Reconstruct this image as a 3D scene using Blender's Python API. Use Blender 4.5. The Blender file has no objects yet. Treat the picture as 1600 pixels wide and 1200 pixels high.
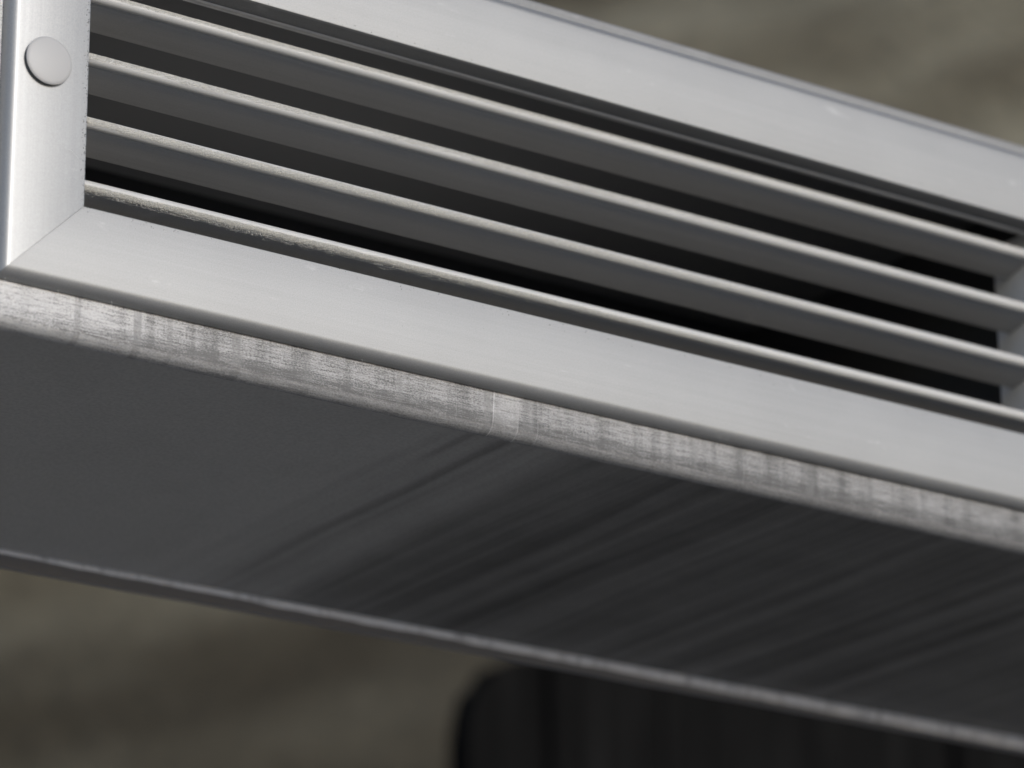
import bpy, bmesh, math, random
import numpy as np
from mathutils import Matrix, Vector
S = bpy.context.scene
COL = S.collection
MM = 0.001
rad = math.radians

# ------------------------------------------------------------------ camera
CAM = Vector((-463.3, -875.56, -412.26)) * MM
R_ = Vector((0.82204384, -0.56937212, -0.00770229))
U_ = Vector((-0.1887323, -0.28519853, 0.9397031))
F_ = Vector((0.53723742, 0.77102347, 0.3419046))
cd = bpy.data.cameras.new("camera"); cam = bpy.data.objects.new("camera", cd); COL.objects.link(cam)
cam.matrix_world = Matrix(((R_.x, U_.x, -F_.x, CAM.x), (R_.y, U_.y, -F_.y, CAM.y), (R_.z, U_.z, -F_.z, CAM.z), (0, 0, 0, 1)))
cd.sensor_fit = 'HORIZONTAL'; cd.sensor_width = 36.0; cd.lens = 132.55
cd.clip_start = 0.02; cd.clip_end = 500
cd.dof.use_dof = True; cd.dof.focus_distance = 1.105; cd.dof.aperture_fstop = 10.0
cd.dof.aperture_blades = 7
S.camera = cam

# ------------------------------------------------------------------ light
SUN_EL, SUN_AZ = 19.0, 6.0            # azimuth measured from straight in front of the grille, + = to its right
w = bpy.data.worlds.new("World"); S.world = w; w.use_nodes = True
nt = w.node_tree; bg = nt.nodes['Background']
sky = nt.nodes.new('ShaderNodeTexSky'); sky.sky_type = 'NISHITA'; sky.sun_disc = False
sd = Vector((math.sin(rad(SUN_AZ)) * math.cos(rad(SUN_EL)), -math.cos(rad(SUN_AZ)) * math.cos(rad(SUN_EL)), math.sin(rad(SUN_EL))))
sky.sun_elevation = rad(SUN_EL); sky.sun_rotation = math.atan2(sd.x, sd.y)
sky.air_density = 0.7; sky.dust_density = 1.0; sky.ozone_density = 1.0
nt.links.new(sky.outputs[0], bg.inputs[0]); bg.inputs[1].default_value = 0.15
sl = bpy.data.lights.new("sun", 'SUN'); sl.energy = 2.3; sl.angle = rad(0.6); sl.color = (1.0, 0.985, 0.975)
so = bpy.data.objects.new("sun", sl); COL.objects.link(so); so.rotation_euler = (-sd).to_track_quat('-Z', 'Y').to_euler()
S.view_settings.view_transform = 'Standard'; S.view_settings.look = 'None'; S.view_settings.gamma = 1.0
S.view_settings.exposure = 0.0
S.view_settings.use_curve_mapping = False

# ------------------------------------------------------------------ material helpers
class NB:
    def __init__(s, name):
        s.m = bpy.data.materials.new(name); s.m.use_nodes = True
        s.t = s.m.node_tree; s.p = s.t.nodes['Principled BSDF']
    def n(s, typ, **kw):
        x = s.t.nodes.new(typ)
        for k, v in kw.items(): setattr(x, k, v)
        return x
    def link(s, a, b): s.t.links.new(a, b)
    def pos(s):
        if not hasattr(s, '_p'): s._p = s.n('ShaderNodeNewGeometry').outputs['Position']
        return s._p
    def xyz(s):
        if not hasattr(s, '_x'):
            s._x = s.n('ShaderNodeSeparateXYZ'); s.link(s.pos(), s._x.inputs[0])
        return s._x.outputs
    def mapped(s, scale, rot=(0, 0, 0), loc=(0, 0, 0)):
        mp = s.n('ShaderNodeMapping'); s.link(s.pos(), mp.inputs[0])
        mp.inputs['Scale'].default_value = scale; mp.inputs['Rotation'].default_value = rot; mp.inputs['Location'].default_value = loc
        return mp.outputs[0]
    def noise(s, scale, detail=2.0, rough=0.5, **k):
        x = s.n('ShaderNodeTexNoise'); s.link(s.mapped(scale, **k), x.inputs['Vector'])
        x.inputs['Scale'].default_value = 1.0; x.inputs['Detail'].default_value = detail; x.inputs['Roughness'].default_value = rough
        return x.outputs[0]
    def mr(s, v, a, b, c, d, smooth=False):
        x = s.n('ShaderNodeMapRange'); s.inp(x.inputs[0], v)
        if smooth: x.interpolation_type = 'SMOOTHSTEP'
        for i, q in zip((1, 2, 3, 4), (a, b, c, d)): x.inputs[i].default_value = q
        return x.outputs[0]
    def inp(s, sock, v):
        if isinstance(v, bpy.types.NodeSocket): s.link(v, sock)
        else: sock.default_value = v
    def math(s, op, a, b=0.0, c=0.0):
        x = s.n('ShaderNodeMath', operation=op)
        for i, v in enumerate((a, b, c)): s.inp(x.inputs[i], v)
        return x.outputs[0]
    def mix(s, f, a, b, typ='MIX'):
        x = s.n('ShaderNodeMix', data_type='RGBA', blend_type=typ)
        s.inp(x.inputs[0], f)
        for i, v in ((6, a), (7, b)):
            s.inp(x.inputs[i], v if isinstance(v, bpy.types.NodeSocket) else (*v, 1) if len(v) == 3 else v)
        return x.outputs[2]
    def set(s, **kw):
        for k, v in kw.items():
            k = {'base': 'Base Color', 'rough': 'Roughness', 'metal': 'Metallic', 'spec': 'Specular IOR Level',
                 'aniso': 'Anisotropic', 'normal': 'Normal', 'tangent': 'Tangent'}[k]
            if k == 'Base Color' and not isinstance(v, bpy.types.NodeSocket): v = (*v, 1)
            s.inp(s.p.inputs[k], v)
        return s.m
    def bump(s, h, strength, dist):
        b = s.n('ShaderNodeBump'); s.link(h, b.inputs['Height'])
        b.inputs['Strength'].default_value = strength; b.inputs['Distance'].default_value = dist
        return b.outputs[0]

def grey(v): return (v, v, v)

def alu(name, along, base=0.260, rough=0.51, streak=0.018, seed=0.0, metal=0.58, tint=(0.985, 1.0, 1.002)):
    """satin anodised aluminium, drawn along the axis 'along' (0 = X, 2 = Z)"""
    b = NB(name)
    sc = [3000.0, 3000.0, 3000.0]; sc[along] = 14.0
    fine = b.noise(tuple(sc), 2, 0.6, loc=(seed, seed, seed))
    sc2 = [420.0, 420.0, 420.0]; sc2[along] = 3.0
    band = b.noise(tuple(sc2), 2, 0.5, loc=(seed, 3 + seed, seed))
    smudge = b.noise((22, 22, 22), 4, 0.6, loc=(seed * 2, 1, 4))
    grain = b.noise((2600, 2600, 2600), 1, 0.5)
    v = b.math('ADD', b.mr(fine, .3, .7, -streak * .45, streak * .45), b.mr(band, .3, .7, -streak * .30, streak * .30))
    v = b.math('ADD', v, b.mr(smudge, .3, .7, -.012, .012))
    v = b.math('ADD', v, b.mr(grain, .3, .7, -.02, .02))
    v = b.math('ADD', v, base)
    # sparse pale drips and fingermarks
    marks = b.noise((60, 60, 150), 3, 0.65, loc=(7, 2 + seed, 9))
    v = b.math('ADD', v, b.mr(marks, .63, .74, 0, .055, True))
    rg = b.math('ADD', b.mr(smudge, .3, .7, -.012, .012), rough)
    c = b.n('ShaderNodeCombineXYZ'); c.inputs[along].default_value = 1.0
    col = b.n('ShaderNodeCombineColor')
    for i, k in enumerate(tint): b.link(b.math('MULTIPLY', v, k), col.inputs[i])
    return b.set(base=col.outputs[0], rough=rg, metal=metal, aniso=0.25, tangent=c.outputs[0],
                 normal=b.bump(fine, 0.05, 0.0002))

M = {}
M['rail'] = alu("anodised_aluminium_rail", 0)
M['stile'] = alu("anodised_aluminium_stile", 2, base=0.325, rough=0.46, streak=0.024, seed=5.0)
M['louver'] = alu("anodised_aluminium_louver", 0, base=0.43, rough=0.62, streak=0.04, seed=2.0, metal=0.15, tint=(1.0, 1.0, 0.982))
M['shaded_return'] = alu("shaded_frame_return", 0, base=0.17, rough=0.5, streak=0.02, seed=8.0, metal=0.3)  # inner return of the frame, its shade put into a darker colour
M['trim'] = alu("grey_trim_metal", 0, base=0.20, rough=0.6, streak=0.03, seed=4.0, metal=0.2)
M['jamb'] = alu("lit_aluminium_jamb", 2, base=0.88, rough=0.6, streak=0.04, seed=7.0, metal=0.1, tint=(1.0, 0.975, 0.94))  # jamb aluminium made paler, sunlight on it is put into the colour
M['core'] = alu("anodised_aluminium_core", 0, base=0.58, rough=0.40, streak=0.03, seed=9.0, tint=(1.0, 0.985, 0.965))

b = NB("painted_rivet"); b.set(base=grey(.35), rough=.5, metal=.0, spec=.5); M['rivet'] = b.m
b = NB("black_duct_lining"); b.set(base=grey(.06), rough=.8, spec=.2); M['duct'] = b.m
b = NB("grey_duct_sheet"); b.set(base=grey(.22), rough=.6); M['duct_grey'] = b.m
b = NB("pale_bounce_sheet"); b.set(base=grey(.60), rough=.6); M['bounce_pale'] = b.m

# worn light panel: bare fibres along X, dark pits, dirt bands that run down the edge
def panel_mat():
    b = NB("worn_grey_panel"); x, y, z = b.xyz()
    fib = b.noise((110, 1500, 1700), 3, 0.7)
    spk = b.noise((1500, 1500, 2500), 2, 0.75, loc=(3, 1, 2))
    run = b.noise((900, 400, 150), 2, 0.6, loc=(5, 2, 2))
    bands = b.noise((95, 2, 6), 3, 0.75, loc=(1.3, 0, 0))
    broad = b.noise((11, 1, 12), 2, 0.5, loc=(4.4, 0, 0))
    dirt = b.math('ADD', b.mr(bands, .50, .74, 0, .85), b.mr(broad, .38, .62, -.05, .40))
    # the rubbed lower curve collects more dark pits, the lip itself is bare
    rub = b.math('MULTIPLY', b.mr(z, -.0318, -.0352, 0, .75, True), b.mr(z, -.0372, -.0388, 1, .15, True))
    dirt = b.math('ADD', dirt, rub)
    dirt = b.math('MULTIPLY', dirt, b.mr(x, -.03, .035, .35, 1.0, True))
    tex = b.math('ADD', b.mr(spk, .30, .70, 0, .62), b.mr(fib, .32, .68, 0, .43))
    pit = b.mr(b.math('SUBTRACT', tex, b.math('MULTIPLY', dirt, .28)), .13, .57, 0, 1)
    base = b.math('ADD', b.mr(fib, .3, .7, .44, .60), b.mr(run, .3, .7, -.04, .04))
    lin = b.mix(pit, grey(.10), b.mix(.5, grey(.46), grey(.60)))
    lin = b.mix(b.mr(fib, .3, .7, 0, .22), lin, grey(.60), 'MIX')
    lin = b.mix(b.math('MULTIPLY', dirt, .40), lin, grey(.15))
    rim = b.math('MULTIPLY', b.mr(z, -.0362, -.0374, 0, 1, True), b.mr(spk, .35, .60, .45, .92))
    lin = b.mix(rim, lin, b.mix(b.mr(fib, .3, .7, 0, 1), grey(.36), grey(.50)))
    lin = b.mix(1.0, lin, b.mix(b.mr(x, .02, .30, 0, 1), b.mix(b.mr(x, -.02, .05, 0, 1), grey(.93), grey(.74)), grey(.54)), 'MULTIPLY')
    pale = b.mr(b.math('ABSOLUTE', b.math('SUBTRACT', x, .1472)), .0041, .0046, .26, 0)
    pale = b.math('MULTIPLY', pale, b.mr(z, -.0355, -.0372, 1, .0, True))
    lin = b.mix(pale, lin, b.mix(b.mr(fib, .3, .7, 0, 1), grey(.36), grey(.50)))
    # thin vertical scratches
    acc = 0.0
    for x0, ww, sl_, am in ((.1426, .00010, .05, .55), (.1517, .00009, .03, .40), (.1590, .00008, .01, .3), (.1293, .00007, .0, .15), (.2380, .00009, .02, .15)):
        d = b.math('ABSOLUTE', b.math('SUBTRACT', b.math('ADD', x, b.math('MULTIPLY', z, -sl_)), x0 + .034 * sl_))
        acc = b.math('MAXIMUM', acc, b.mr(d, ww, ww * 1.8, am, 0))
    acc = b.math('MULTIPLY', acc, b.mr(run, .35, .6, .3, 1.0))
    lin = b.mix(acc, lin, grey(.66))
    # dark bands measured in the photograph
    acc = 0.0
    for x0, ww in ((.1406, .0022), (.1555, .0032), (.0012, .0016), (.0204, .0020), (.0310, .0012), (.0530, .0022), (.0769, .0018), (.1090, .0014), (.2100, .0012), (.2186, .0014), (.2646, .0026), (.3400, .0030)):
        d = b.math('ABSOLUTE', b.math('SUBTRACT', x, x0))
        acc = b.math('MAXIMUM', acc, b.mr(d, ww * .5, ww * .8, .62 if x0 in (.1406, .0204, .0530) else .42, 0))
    acc = b.math('MULTIPLY', acc, b.mr(run, .30, .60, .4, 1.0))
    lin = b.mix(acc, lin, grey(.17))
    return b.set(base=lin, rough=.62, metal=.25, normal=b.bump(tex, .35, .0003))
M['panel'] = panel_mat()

def under_mat():
    b = NB("dark_painted_underside"); x, y, z = b.xyz()
    warp = b.noise((26, 7, 1), 2, .5)
    xs = b.math('ADD', x, b.math('MULTIPLY', b.math('SUBTRACT', warp, .5), .010))
    def streak(sc, det, lx):
        c = b.n('ShaderNodeCombineXYZ'); b.link(b.math('MULTIPLY', xs, sc), c.inputs[0]); b.link(b.math('MULTIPLY', y, 2.2), c.inputs[1]); c.inputs[2].default_value = lx
        n = b.n('ShaderNodeTexNoise'); b.link(c.outputs[0], n.inputs['Vector']); n.inputs['Scale'].default_value = 1; n.inputs['Detail'].default_value = det; n.inputs['Roughness'].default_value = .62
        return n.outputs[0]
    s1 = streak(46, 3, 1.0); s2 = streak(150, 2, 4.0)
    grime_shade = b.mr(xs, .112, .225, 0, 1, True)                      # grime and the boards' shade painted into the right part
    dark = b.math('MULTIPLY', grime_shade, .72)
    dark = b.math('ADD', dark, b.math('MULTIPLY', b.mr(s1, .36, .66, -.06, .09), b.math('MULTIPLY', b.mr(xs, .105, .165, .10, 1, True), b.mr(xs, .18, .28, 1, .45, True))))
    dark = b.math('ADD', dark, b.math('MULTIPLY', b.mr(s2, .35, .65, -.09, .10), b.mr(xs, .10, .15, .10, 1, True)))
    # the one strong streak
    d = b.math('ABSOLUTE', b.math('SUBTRACT', xs, .1500))
    dark = b.math('ADD', dark, b.math('MULTIPLY', b.mr(d, .0004, .0046, .34, 0, True), b.mr(y, .09, .19, 1, .25, True)))
    d = b.math('ABSOLUTE', b.math('SUBTRACT', xs, .1385))
    dark = b.math('ADD', dark, b.math('MULTIPLY', b.mr(d, .0005, .0030, .26, 0, True), b.mr(y, .02, .05, 1, .0, True)))
    cloud = b.noise((30, 30, 30), 4, .65)
    dark = b.math('ADD', dark, b.mr(cloud, .3, .7, -.05, .06))
    grain = b.noise((900, 900, 900), 2, .6)
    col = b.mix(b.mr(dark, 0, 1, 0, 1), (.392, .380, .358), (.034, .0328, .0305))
    col = b.mix(b.mr(grain, .3, .7, 0, .22), col, grey(.02))
    return b.set(base=col, rough=b.mr(dark, 0, 1, .42, .55), spec=.35, normal=b.bump(grain, .12, .0002))
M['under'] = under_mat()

def lip_mat():
    b = NB("worn_rear_lip"); x, y, z = b.xyz()
    nz = b.noise((60, 60, 300), 3, .6)
    edge = b.math('ADD', b.mr(x, .05, .50, -.0407, -.0438), b.mr(nz, .3, .7, -.0003, .0003))
    f = b.mr(b.math('SUBTRACT', z, edge), -.0002, .0003, 0, 1)
    tone = b.noise((90, 90, 90), 3, .6, loc=(2, 2, 2))
    bare = b.mix(b.mr(tone, .3, .7, 0, 1), grey(.85), grey(.98))
    bare = b.mix(b.mr(b.noise((300, 60, 60), 3, .6), .5, .7, 0, .6), bare, grey(.35))
    return b.set(base=b.mix(f, (.15, .15, .153), bare), rough=.42, metal=0.0)
M['lip'] = lip_mat()

b = NB("settled_dust"); sp = b.noise((2400, 2400, 2400), 2, .6)
b.set(base=b.mix(b.mr(sp, .3, .7, 0, 1), (.40, .395, .37), (.64, .635, .60)), rough=.95, spec=.1); M['dust'] = b.m
b = NB("dark_grime"); b.set(base=grey(.06), rough=.9); M['grime'] = b.m
b = NB("fibre"); b.set(base=grey(.6), rough=.7); M['fibre'] = b.m

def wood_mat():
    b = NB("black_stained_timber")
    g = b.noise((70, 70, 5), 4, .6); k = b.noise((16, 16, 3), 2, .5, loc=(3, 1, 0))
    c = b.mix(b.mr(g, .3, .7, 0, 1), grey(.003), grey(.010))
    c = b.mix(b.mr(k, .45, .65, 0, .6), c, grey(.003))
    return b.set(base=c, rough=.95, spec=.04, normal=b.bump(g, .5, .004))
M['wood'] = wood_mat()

BANK_SEED = 2.61
def bank_mat():
    b = NB("weathered_earth_bank")
    e1 = (.7824, -.5558, .28); e2 = (-.2282, .1621, .96)
    def oriented(s1, s2, loc, det):
        c = b.n('ShaderNodeCombineXYZ')
        for i, (e, q) in enumerate(((e1, s1), (e2, s2))):
            d = b.n('ShaderNodeVectorMath', operation='DOT_PRODUCT'); b.link(b.pos(), d.inputs[0]); d.inputs[1].default_value = tuple(k * q for k in e)
            b.link(d.outputs['Value'], c.inputs[i])
        c.inputs[2].default_value = loc
        n = b.n('ShaderNodeTexNoise'); b.link(c.outputs[0], n.inputs['Vector']); n.inputs['Scale'].default_value = 1; n.inputs['Detail'].default_value = det
        return n.outputs[0]
    a = oriented(2.6, 8.0, 1.0, 3); c = oriented(1.3, 1.7, BANK_SEED, 1)
    d = b.n('ShaderNodeVectorMath', operation='DOT_PRODUCT'); b.link(b.pos(), d.inputs[0]); d.inputs[1].default_value = e2
    light_bands = b.math('SINE', b.math('MULTIPLY_ADD', d.outputs['Value'], 4.6, -4.2))      # brighter high and dimmer low light painted into the earth
    c = b.math('ADD', b.math('MULTIPLY', light_bands, .13), c)
    f = b.noise((30, 30, 45), 3, .6)
    col = b.mix(b.mr(a, .38, .62, 0, 1), (.082, .075, .058), (.149, .142, .114))
    col = b.mix(1.0, col, b.mix(b.mr(c, .36, .64, 0, 1), (.40, .385, .365), (1.30, 1.29, 1.25)), 'MULTIPLY')
    col = b.mix(b.mr(f, .35, .7, 0, .4), col, (.040, .036, .028))
    return b.set(base=col, rough=.95, spec=.1, normal=b.bump(f, .6, .03))
M['bank'] = bank_mat()

b = NB("dry_gravel_ground"); gn = b.noise((60, 60, 60), 4, .7)
b.set(base=b.mix(gn, (.30, .293, .28), (.52, .508, .485)), rough=.95, spec=.1, normal=b.bump(gn, .6, .02)); M['ground'] = b.m

# ------------------------------------------------------------------ mesh helpers (millimetres in, metres out)
def link(name, verts, faces, mat, parent=None, smooth=False, angle=35):
    me = bpy.data.meshes.new(name); me.from_pydata([(v[0] * MM, v[1] * MM, v[2] * MM) for v in verts], [], faces)
    bm = bmesh.new(); bm.from_mesh(me); bmesh.ops.recalc_face_normals(bm, faces=bm.faces); bm.to_mesh(me); bm.free()
    me.materials.append(mat)
    if smooth:
        me.polygons.foreach_set('use_smooth', [True] * len(me.polygons)); me.set_sharp_from_angle(angle=rad(angle))
    o = bpy.data.objects.new(name, me); COL.objects.link(o); o.parent = parent
    return o

def empty(name, loc, label, cat, group=None):
    o = bpy.data.objects.new(name, None); COL.objects.link(o); o.empty_display_size = .05
    o['label'] = label; o['category'] = cat
    if group: o['group'] = group
    return o

def sweep(profile, p0, p1, n=1):
    """closed profile swept between two placing functions; capped"""
    k = len(profile); V = []; Fc = []
    for i in range(n + 1):
        t = i / n
        for q in profile:
            a = p0(q); c = p1(q); V.append(tuple(a[j] + (c[j] - a[j]) * t for j in range(3)))
    for i in range(n):
        for j in range(k):
            j2 = (j + 1) % k
            Fc.append((i * k + j, i * k + j2, (i + 1) * k + j2, (i + 1) * k + j))
    Fc.append(tuple(range(k))); Fc.append(tuple(n * k + j for j in range(k)))
    return V, Fc

def box(x0, x1, y0, y1, z0, z1):
    V = [(x, y, z) for x in (x0, x1) for y in (y0, y1) for z in (z0, z1)]
    F = [(0, 1, 3, 2), (4, 6, 7, 5), (0, 4, 5, 1), (2, 3, 7, 6), (0, 2, 6, 4), (1, 5, 7, 3)]
    return V, F

def join(*parts):
    V = []; F = []
    for v, f in parts:
        o = len(V); V += list(v); F += [tuple(i + o for i in q) for q in f]
    return V, F

def arc(cx, cy, r, a0, a1, n):
    return [(cx + r * math.cos(rad(a0 + (a1 - a0) * i / n)), cy + r * math.sin(rad(a0 + (a1 - a0) * i / n))) for i in range(n + 1)]

# ------------------------------------------------------------------ dimensions
W, H = 372.0, 78.5           # clear opening of the grille frame
RW = 26.0                    # width of the frame members
PY = 4.0                     # front of the panel behind the frame
ZB, ZT = -39.3, 109.0        # underside and top of the box
XL, XR = -60.0, 760.0
YB = 188.0

vent = empty("vent_box", (0, 0, 0), "long grey vent box with an aluminium louvred grille and dark streaked underside", "vent")

# panel in front: four butting strips round the duct opening, lower one rounded to the underside
R = 4.0
prof = [(PY, -1.5), (PY, ZB + R)] + arc(PY + R, ZB + R, R, 180, 270, 10)[1:] + [(PY + R, ZB + 9), (PY + R, -1.5)]
low = sweep(prof, lambda q: (XL, q[0], q[1]), lambda q: (XR, q[0], q[1]))
prof = [(PY, H + 1.5), (PY, ZT - 1.5)] + arc(PY + 1.5, ZT - 1.5, 1.5, 180, 90, 5)[1:] + [(PY + 4, ZT), (PY + 4, H + 1.5)]
top = sweep(prof, lambda q: (XL, q[0], q[1]), lambda q: (XR, q[0], q[1]))
lft = box(XL, -2.0, PY, PY + 4, -1.5, H + 1.5); rgt = box(W + 2, XR, PY, PY + 4, -1.5, H + 1.5)
link("top_trim", *top, M['trim'], vent, True, 30)
o = link("front_panel", *join(low, lft, rgt), M['panel'], vent, True, 30)
o['label'] = "worn light grey panel edge with dark vertical dirt bands below the grille"

# underside, a thin sheet from the rounded edge to the rear lip
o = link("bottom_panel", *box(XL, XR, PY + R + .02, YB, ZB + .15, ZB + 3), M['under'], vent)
o['label'] = "dark painted underside with dirt streaks and painted shade on its right part"

# rear panel turned down into a small rounded lip
prof = [(YB, ZB + 1.0)] + arc(YB + 1.2, ZB - .55, 1.2, 150, 215, 5) + [(YB + .9, ZB - 5.0)] + arc(YB + 1.9, ZB - 5.0, 1.0, 180, 360, 8)[1:] + [(YB + 2.9, ZT - 3), (YB, ZT - 3)]
pv, pf = sweep(prof, lambda q: (XL, q[0], q[1]), lambda q: (XR, q[0], q[1]), 60)
rnd = random.Random(4)
k = len(prof); dz = [rnd.uniform(-.16, .16) for _ in range(61)]
pv = [(x, y, z + (dz[i // k] if z < ZB + .5 else 0)) for i, (x, y, z) in enumerate(pv)]
o = link("back_panel", pv, pf, M['lip'], vent, True, 40); o['label'] = "rear panel with a worn pale edge along its lower lip"
link("top_panel", *box(XL, XR, PY + 4.02, YB + 2.9, ZT - 3, ZT - .1), M['panel'], vent)
for xa, xb in ((XL - 3, XL), (XR, XR + 3)):
    link("side_panel", *box(xa, xb, PY, YB + 2.9, ZB, ZT), M['panel'], vent)
# duct behind the grille: open-fronted liner
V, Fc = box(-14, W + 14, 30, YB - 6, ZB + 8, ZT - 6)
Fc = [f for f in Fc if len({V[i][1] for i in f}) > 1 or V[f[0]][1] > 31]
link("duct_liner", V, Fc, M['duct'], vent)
link("duct_ceiling", *box(-13, W + 12, 32, YB - 7, ZT - 9, ZT - 7), M['duct_grey'], vent)
link("bounce_plate", *join(box(-13, 225, 34, YB - 9, ZB + 9, ZB + 11), box(-13, 225, YB - 11, YB - 9, ZB + 11, 22)), M['bounce_pale'], vent)  # unseen pale plate added to bounce sunlight onto the duct ceiling

# ------------------------------------------------------------------ grille frame, mitred
FR = 3.5
def frame_profile():      # (y, s): s = 0 at the opening, RW at the outer edge
    return ([(1.2, 0.0), (.35, 0.0), (.1, .1), (0, .35), (0, RW - FR)] + [((PY - .3) * (1 - math.cos(rad(a))), RW - FR + FR * math.sin(rad(a))) for a in (8, 16, 24, 32, 40, 48, 57, 66, 78, 90)]
            + [(PY - .3, RW - .8), (PY - .35, 2.0), (1.2, 2.0)])
G = .06
pr = frame_profile()
V, Fc = sweep(pr, lambda q: (-q[1] + G, q[0], -q[1]), lambda q: (W + q[1] - G, q[0], -q[1]))
link("frame_rail", V, Fc, M['rail'], vent, True, 31)['label'] = "wide lower frame rail mitred at its left end"
V, Fc = sweep(pr, lambda q: (-q[1] + G, q[0], H + q[1]), lambda q: (W + q[1] - G, q[0], H + q[1]))
link("frame_rail", V, Fc, M['rail'], vent, True, 31)['label'] = "wide upper frame rail against the brown background"
for sgn, x0 in ((-1, 0.0), (1, W)):
    V, Fc = sweep(pr, lambda q: (x0 + sgn * q[1], q[0] - .12, -q[1] + G), lambda q: (x0 + sgn * q[1], q[0] - .12, H + q[1] - G))
    link("frame_stile", V, Fc, M['stile'], vent, True, 31)

V, Fc = join(box(.05, W - .05, 1.21, 8.0, H + .05, H + 1.9), box(.05, W - .05, 1.21, 8.0, -1.9, -.05), box(-1.9, -.05, 1.21, 7.9, -1.9, H + 1.9), box(W + .05, W + 1.9, 1.21, 7.9, -1.9, H + 1.9))
link('frame_return', V, Fc, M['shaded_return'], vent)
# core frame holding the louvers: two jambs and two thin channels, front edges 8 mm back
YC0, YC1 = 8.0, 23.0
for sgn, x0 in ((-1, 0.0), (1, W)):
    xs = (x0 + sgn * .1, x0 + sgn * 1.6)
    link("core_jamb", *box(min(xs), max(xs), YC0 + .05, 29.2, -2, H + 2), M['jamb'], vent)
for z0, z1 in ((-1.6, -.1), (H + .0, H + 1.5)):
    zz = z0 if z0 < 0 else z0
    prof = arc(YC0 + .8, (z0 + z1) / 2, .75, 90, 270, 8) + [(YC0 + 2.2, z0), (YC0 + 2.2, z1)]
    link("core_rail", *sweep(prof, lambda q: (0.2, q[0], q[1] - (.5 if z0 > 0 else 0)), lambda q: (W - .2, q[0], q[1] - (.5 if z0 > 0 else 0))), M['core'], vent, True, 30)

# ------------------------------------------------------------------ louvers and their dust
NR = 1.8; NY = YC0 + NR; TILT = .20
ZN = [10.75, 30.55, 50.65, 70.75]
# nose bead, small groove, then a blade falling towards the back
prof = arc(NY, 0, NR, 78, 262, 18)
prof += [(NY + .35, -NR + .45), (NY + 1.2, -NR + .55), (NY + 1.3, -NR + .9), (NY + 2.1, -NR + .85), (NY + 2.25, -NR + .55), (YC1, -4.2), (YC1, -2.9), (NY + 2.2, .9), (NY + 1.2, 1.3)]

def blob(V, F, c, r, rnd):
    o = len(V); rr = [r * rnd.uniform(.6, 1.35) for _ in range(6)]
    d = ((1, 0, 0), (-1, 0, 0), (0, 1, 0), (0, -1, 0), (0, 0, 1), (0, 0, -1))
    V += [(c[0] + d[i][0] * rr[i], c[1] + d[i][1] * rr[i], c[2] + d[i][2] * rr[i]) for i in range(6)]
    F += [(o + a, o + b_, o + c_) for a, b_, c_ in ((0, 2, 4), (2, 1, 4), (1, 3, 4), (3, 0, 4), (2, 0, 5), (1, 2, 5), (3, 1, 5), (0, 3, 5))]

def smooth1(rnd, x, step, cache):
    i = math.floor(x / step); f = x / step - i
    for k in (i, i + 1):
        if k not in cache: cache[k] = rnd.random()
    f = f * f * (3 - 2 * f)
    return cache[i] * (1 - f) + cache[i + 1] * f

# angular range of the dust round the nose (0 = straight ahead, 90 = up) for louvers from the bottom up
RNG = [(-56, -6), (-52, 24), (-18, 72), (-2, 82)]
XEND = [215, 240, 290, 320]
for i, zc in enumerate(ZN):
    V, Fc = sweep([(y, z + zc) for y, z in prof], lambda q: (.12, q[0], q[1]), lambda q: (W - .12, q[0], q[1]))
    lo = link("louver", V, Fc, M['louver'], vent, True, 32)
    rnd = random.Random(100 + i); c1 = {}; c2 = {}
    DV = []; DF = []
    a0, a1 = RNG[i]
    for _ in range(46000):
        x = rnd.uniform(.2, XEND[i] + 60)
        fade = 1.0 if x < XEND[i] * .6 else max(0.0, 1 - (x - XEND[i] * .6) / (XEND[i] * .4 + 60))
        if rnd.random() > .25 + .75 * fade: continue
        m = (smooth1(rnd, x, 9, c1) - .5) * 18 + (smooth1(rnd, x, 2.2, c2) - .5) * 10
        lo_a, hi_a = a0 + m, a1 + m * .5
        if i in (1, 2): hi_a += 16 * min(1, max(0, (45 - x) / 45)) ; lo_a += 12 * min(1, max(0, (45 - x) / 45)) * (i == 1)
        t = rnd.random()
        a = lo_a + (hi_a - lo_a) * t
        edge = min(t, 1 - t) * 2
        if rnd.random() > .30 + 1.6 * edge * (.4 + .6 * fade): continue
        r = rnd.uniform(.05, .13) * (.7 + .5 * fade)
        ar = rad(a); rr = NR + r * .2
        blob(DV, DF, (x, NY - rr * math.cos(ar), zc + rr * math.sin(ar)), r, rnd)
    if i == 0:      # lumps hanging under the lowest nose
        for _ in range(2200):
            x = abs(rnd.gauss(62, 42)) + 2
            if x > 210: continue
            ar = rad(rnd.uniform(-84, -48)); hang = abs(rnd.gauss(0, .75)) * (.25 + smooth1(rnd, x, 4, c1))
            blob(DV, DF, (x, NY - (NR + hang * .6) * math.cos(ar), zc + (NR + hang) * math.sin(ar)), rnd.uniform(.06, .17), rnd)
    d = link("dust_crust", DV, DF, M['dust'], lo); d['kind'] = "stuff"
    d['label'] = ("grainy beige dust hanging in lumps from the lower side of the louver nose" if i == 0 else "grainy beige dust lying along the louver nose")

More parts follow.
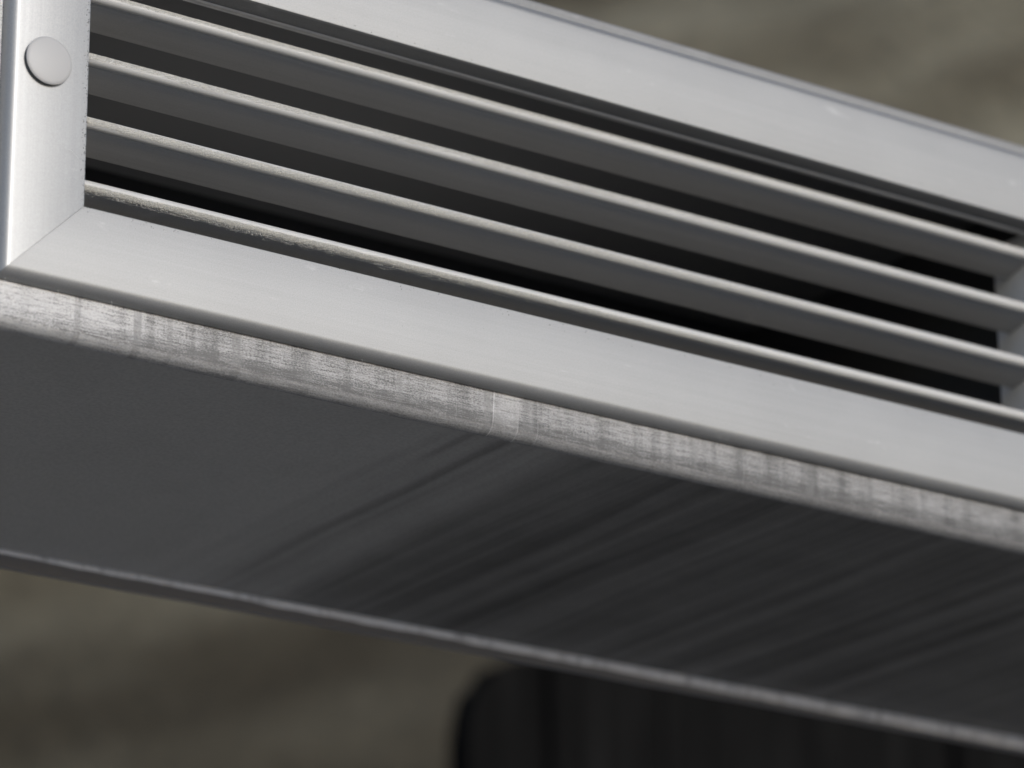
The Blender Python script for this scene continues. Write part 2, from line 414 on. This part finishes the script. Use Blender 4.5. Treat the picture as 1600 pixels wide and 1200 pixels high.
# ------------------------------------------------------------------ rivet with a low domed head
RX, RZ, RR = -13.4, 41.2, 7.3
V = []; Fc = []; n = 56
rings = [(2.2, .9), (5.2, .75), (6.6, -.0), (7.15, -.45), (RR, -.85), (RR, -1.25), (RR - .25, -1.6)]
prof = [(RR - 1.3, .1), (RR - 1.3, -1.05), (RR - .1, -1.2), (RR, -1.33), (RR - .15, -1.5), (6.4, -1.68), (4.8, -1.92), (2.8, -2.1), (1.0, -2.18)]
for r, y in prof:
    for j in range(n):
        a = 2 * math.pi * j / n; V.append((RX + r * math.cos(a), y, RZ + r * math.sin(a)))
for i in range(len(prof) - 1):
    for j in range(n):
        j2 = (j + 1) % n; Fc.append((i * n + j, i * n + j2, (i + 1) * n + j2, (i + 1) * n + j))
V.append((RX, -2.19, RZ)); t = len(V) - 1
Fc += [((len(prof) - 1) * n + j, (len(prof) - 1) * n + (j + 1) % n, t) for j in range(n)]
link("rivet", V, Fc, M['rivet'], vent, True, 40)['label'] = "low domed round rivet head on the left stile"

# specks of grime along the cut edges, and a few hairs
rnd = random.Random(11); V = []; Fc = []
for _ in range(420):
    kx = rnd.random()
    if kx < .55: c = (-abs(rnd.gauss(0, .7)) - .1, -.14, rnd.uniform(-1, H))
    elif kx < .8:
        x = rnd.uniform(0, 330); c = (x, .0, -abs(rnd.gauss(0, 1.2)) - .1)
    else:
        x = rnd.uniform(20, 340); c = (x, .0, H + abs(rnd.gauss(0, 1.2)) + .1)
    blob(V, Fc, c, rnd.uniform(.05, .19), rnd)
for _ in range(90): blob(V, Fc, (rnd.uniform(-20, 340), .0 if rnd.random() < 2 else 0, rnd.uniform(-23, -1)), rnd.uniform(.04, .09), rnd)
g = link("grime_specks", V, Fc, M['grime'], vent); g['kind'] = "stuff"

def fibre(V, F, pts, r):
    o = len(V); n = len(pts)
    for p in pts:
        for j in range(3):
            a = 2 * math.pi * j / 3; V.append((p[0] + r * math.cos(a), p[1] + r * math.sin(a) * .5, p[2] + r * math.sin(a)))
    for i in range(n - 1):
        for j in range(3):
            j2 = (j + 1) % 3; F.append((o + i * 3 + j, o + i * 3 + j2, o + (i + 1) * 3 + j2, o + (i + 1) * 3 + j))
V = []; Fc = []
for (x, y, z, L, a, r) in ((1.0, 3, .3, 3, 100, .06), (-22.5, 2.6, -27.2, 4, 88, .05), (-6, 2.6, -27.6, 3, 70, .05), (11, 2.4, -27.8, 4, 80, .05),
                           (205, 2, -12, 4, 75, .05), (-2.5, -.2, 14, 5, 130, .04), (95, 2.6, -26.5, 4, 95, .05)):
    pts = []
    for i in range(7):
        t = i / 6; aa = rad(a + rnd.uniform(-8, 8) + 50 * t * (1 if i % 2 else .8))
        if not pts: pts.append((x, y, z))
        else: pts.append((pts[-1][0] + L / 6 * math.cos(aa), y - .3 * t, pts[-1][2] + L / 6 * math.sin(aa)))
    fibre(V, Fc, pts, r)
g = link("fibre_hairs", V, Fc, M['fibre'], vent); g['kind'] = "stuff"

# ------------------------------------------------------------------ black boards standing behind
screen = empty("black_board_fence", (0, 0, 0), "black upright timber boards standing blurred behind and below the vent box", "fence")
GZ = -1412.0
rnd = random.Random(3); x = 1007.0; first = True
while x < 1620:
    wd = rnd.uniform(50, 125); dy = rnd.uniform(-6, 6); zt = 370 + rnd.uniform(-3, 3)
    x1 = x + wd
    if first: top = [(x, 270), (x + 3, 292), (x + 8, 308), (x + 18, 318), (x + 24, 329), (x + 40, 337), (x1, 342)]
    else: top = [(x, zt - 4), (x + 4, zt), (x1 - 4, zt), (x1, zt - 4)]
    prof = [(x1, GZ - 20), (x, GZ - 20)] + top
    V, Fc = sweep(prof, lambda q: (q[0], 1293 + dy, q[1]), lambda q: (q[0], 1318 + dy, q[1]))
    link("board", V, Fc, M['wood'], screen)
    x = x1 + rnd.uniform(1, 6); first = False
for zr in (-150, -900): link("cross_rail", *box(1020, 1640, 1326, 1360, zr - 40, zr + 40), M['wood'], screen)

# ------------------------------------------------------------------ ground and the bank in the background
me = link("ground", [(-2e5, -2e5, GZ), (2e5, -2e5, GZ), (2e5, 2e5, GZ), (-2e5, 2e5, GZ)], [(0, 1, 2, 3)], M['ground']); me['kind'] = "structure"
from mathutils import noise as mn
U = Vector((.815, -.579, 0)); N = Vector((.579, .815, 0)); base = Vector((1.85, 2.30, 0))
V = []; Fc = []; nx, nz = 220, 150
for j in range(nz + 1):
    h = j / nz * 6.5
    for i in range(nx + 1):
        u = (i / nx - .5) * 22
        p = base + U * u + N * ((h - 2.4) * .42) + Vector((0, 0, GZ * MM - .1 + h))
        q = Vector((u * .9 - h * .5, h * 2.0 + u * .5, 1.3))
        d = mn.fractal(q, 1.0, 2.0, 5) * .16 + mn.noise(Vector((u * .3, h * .4, 7))) * .25
        p = p - N * d
        V.append((p.x * 1000, p.y * 1000, p.z * 1000))
for j in range(nz):
    for i in range(nx):
        a = j * (nx + 1) + i; Fc.append((a, a + 1, a + nx + 2, a + nx + 1))
hill = link("hillside", V, Fc, M['bank'], None, True, 180); hill['kind'] = "structure"
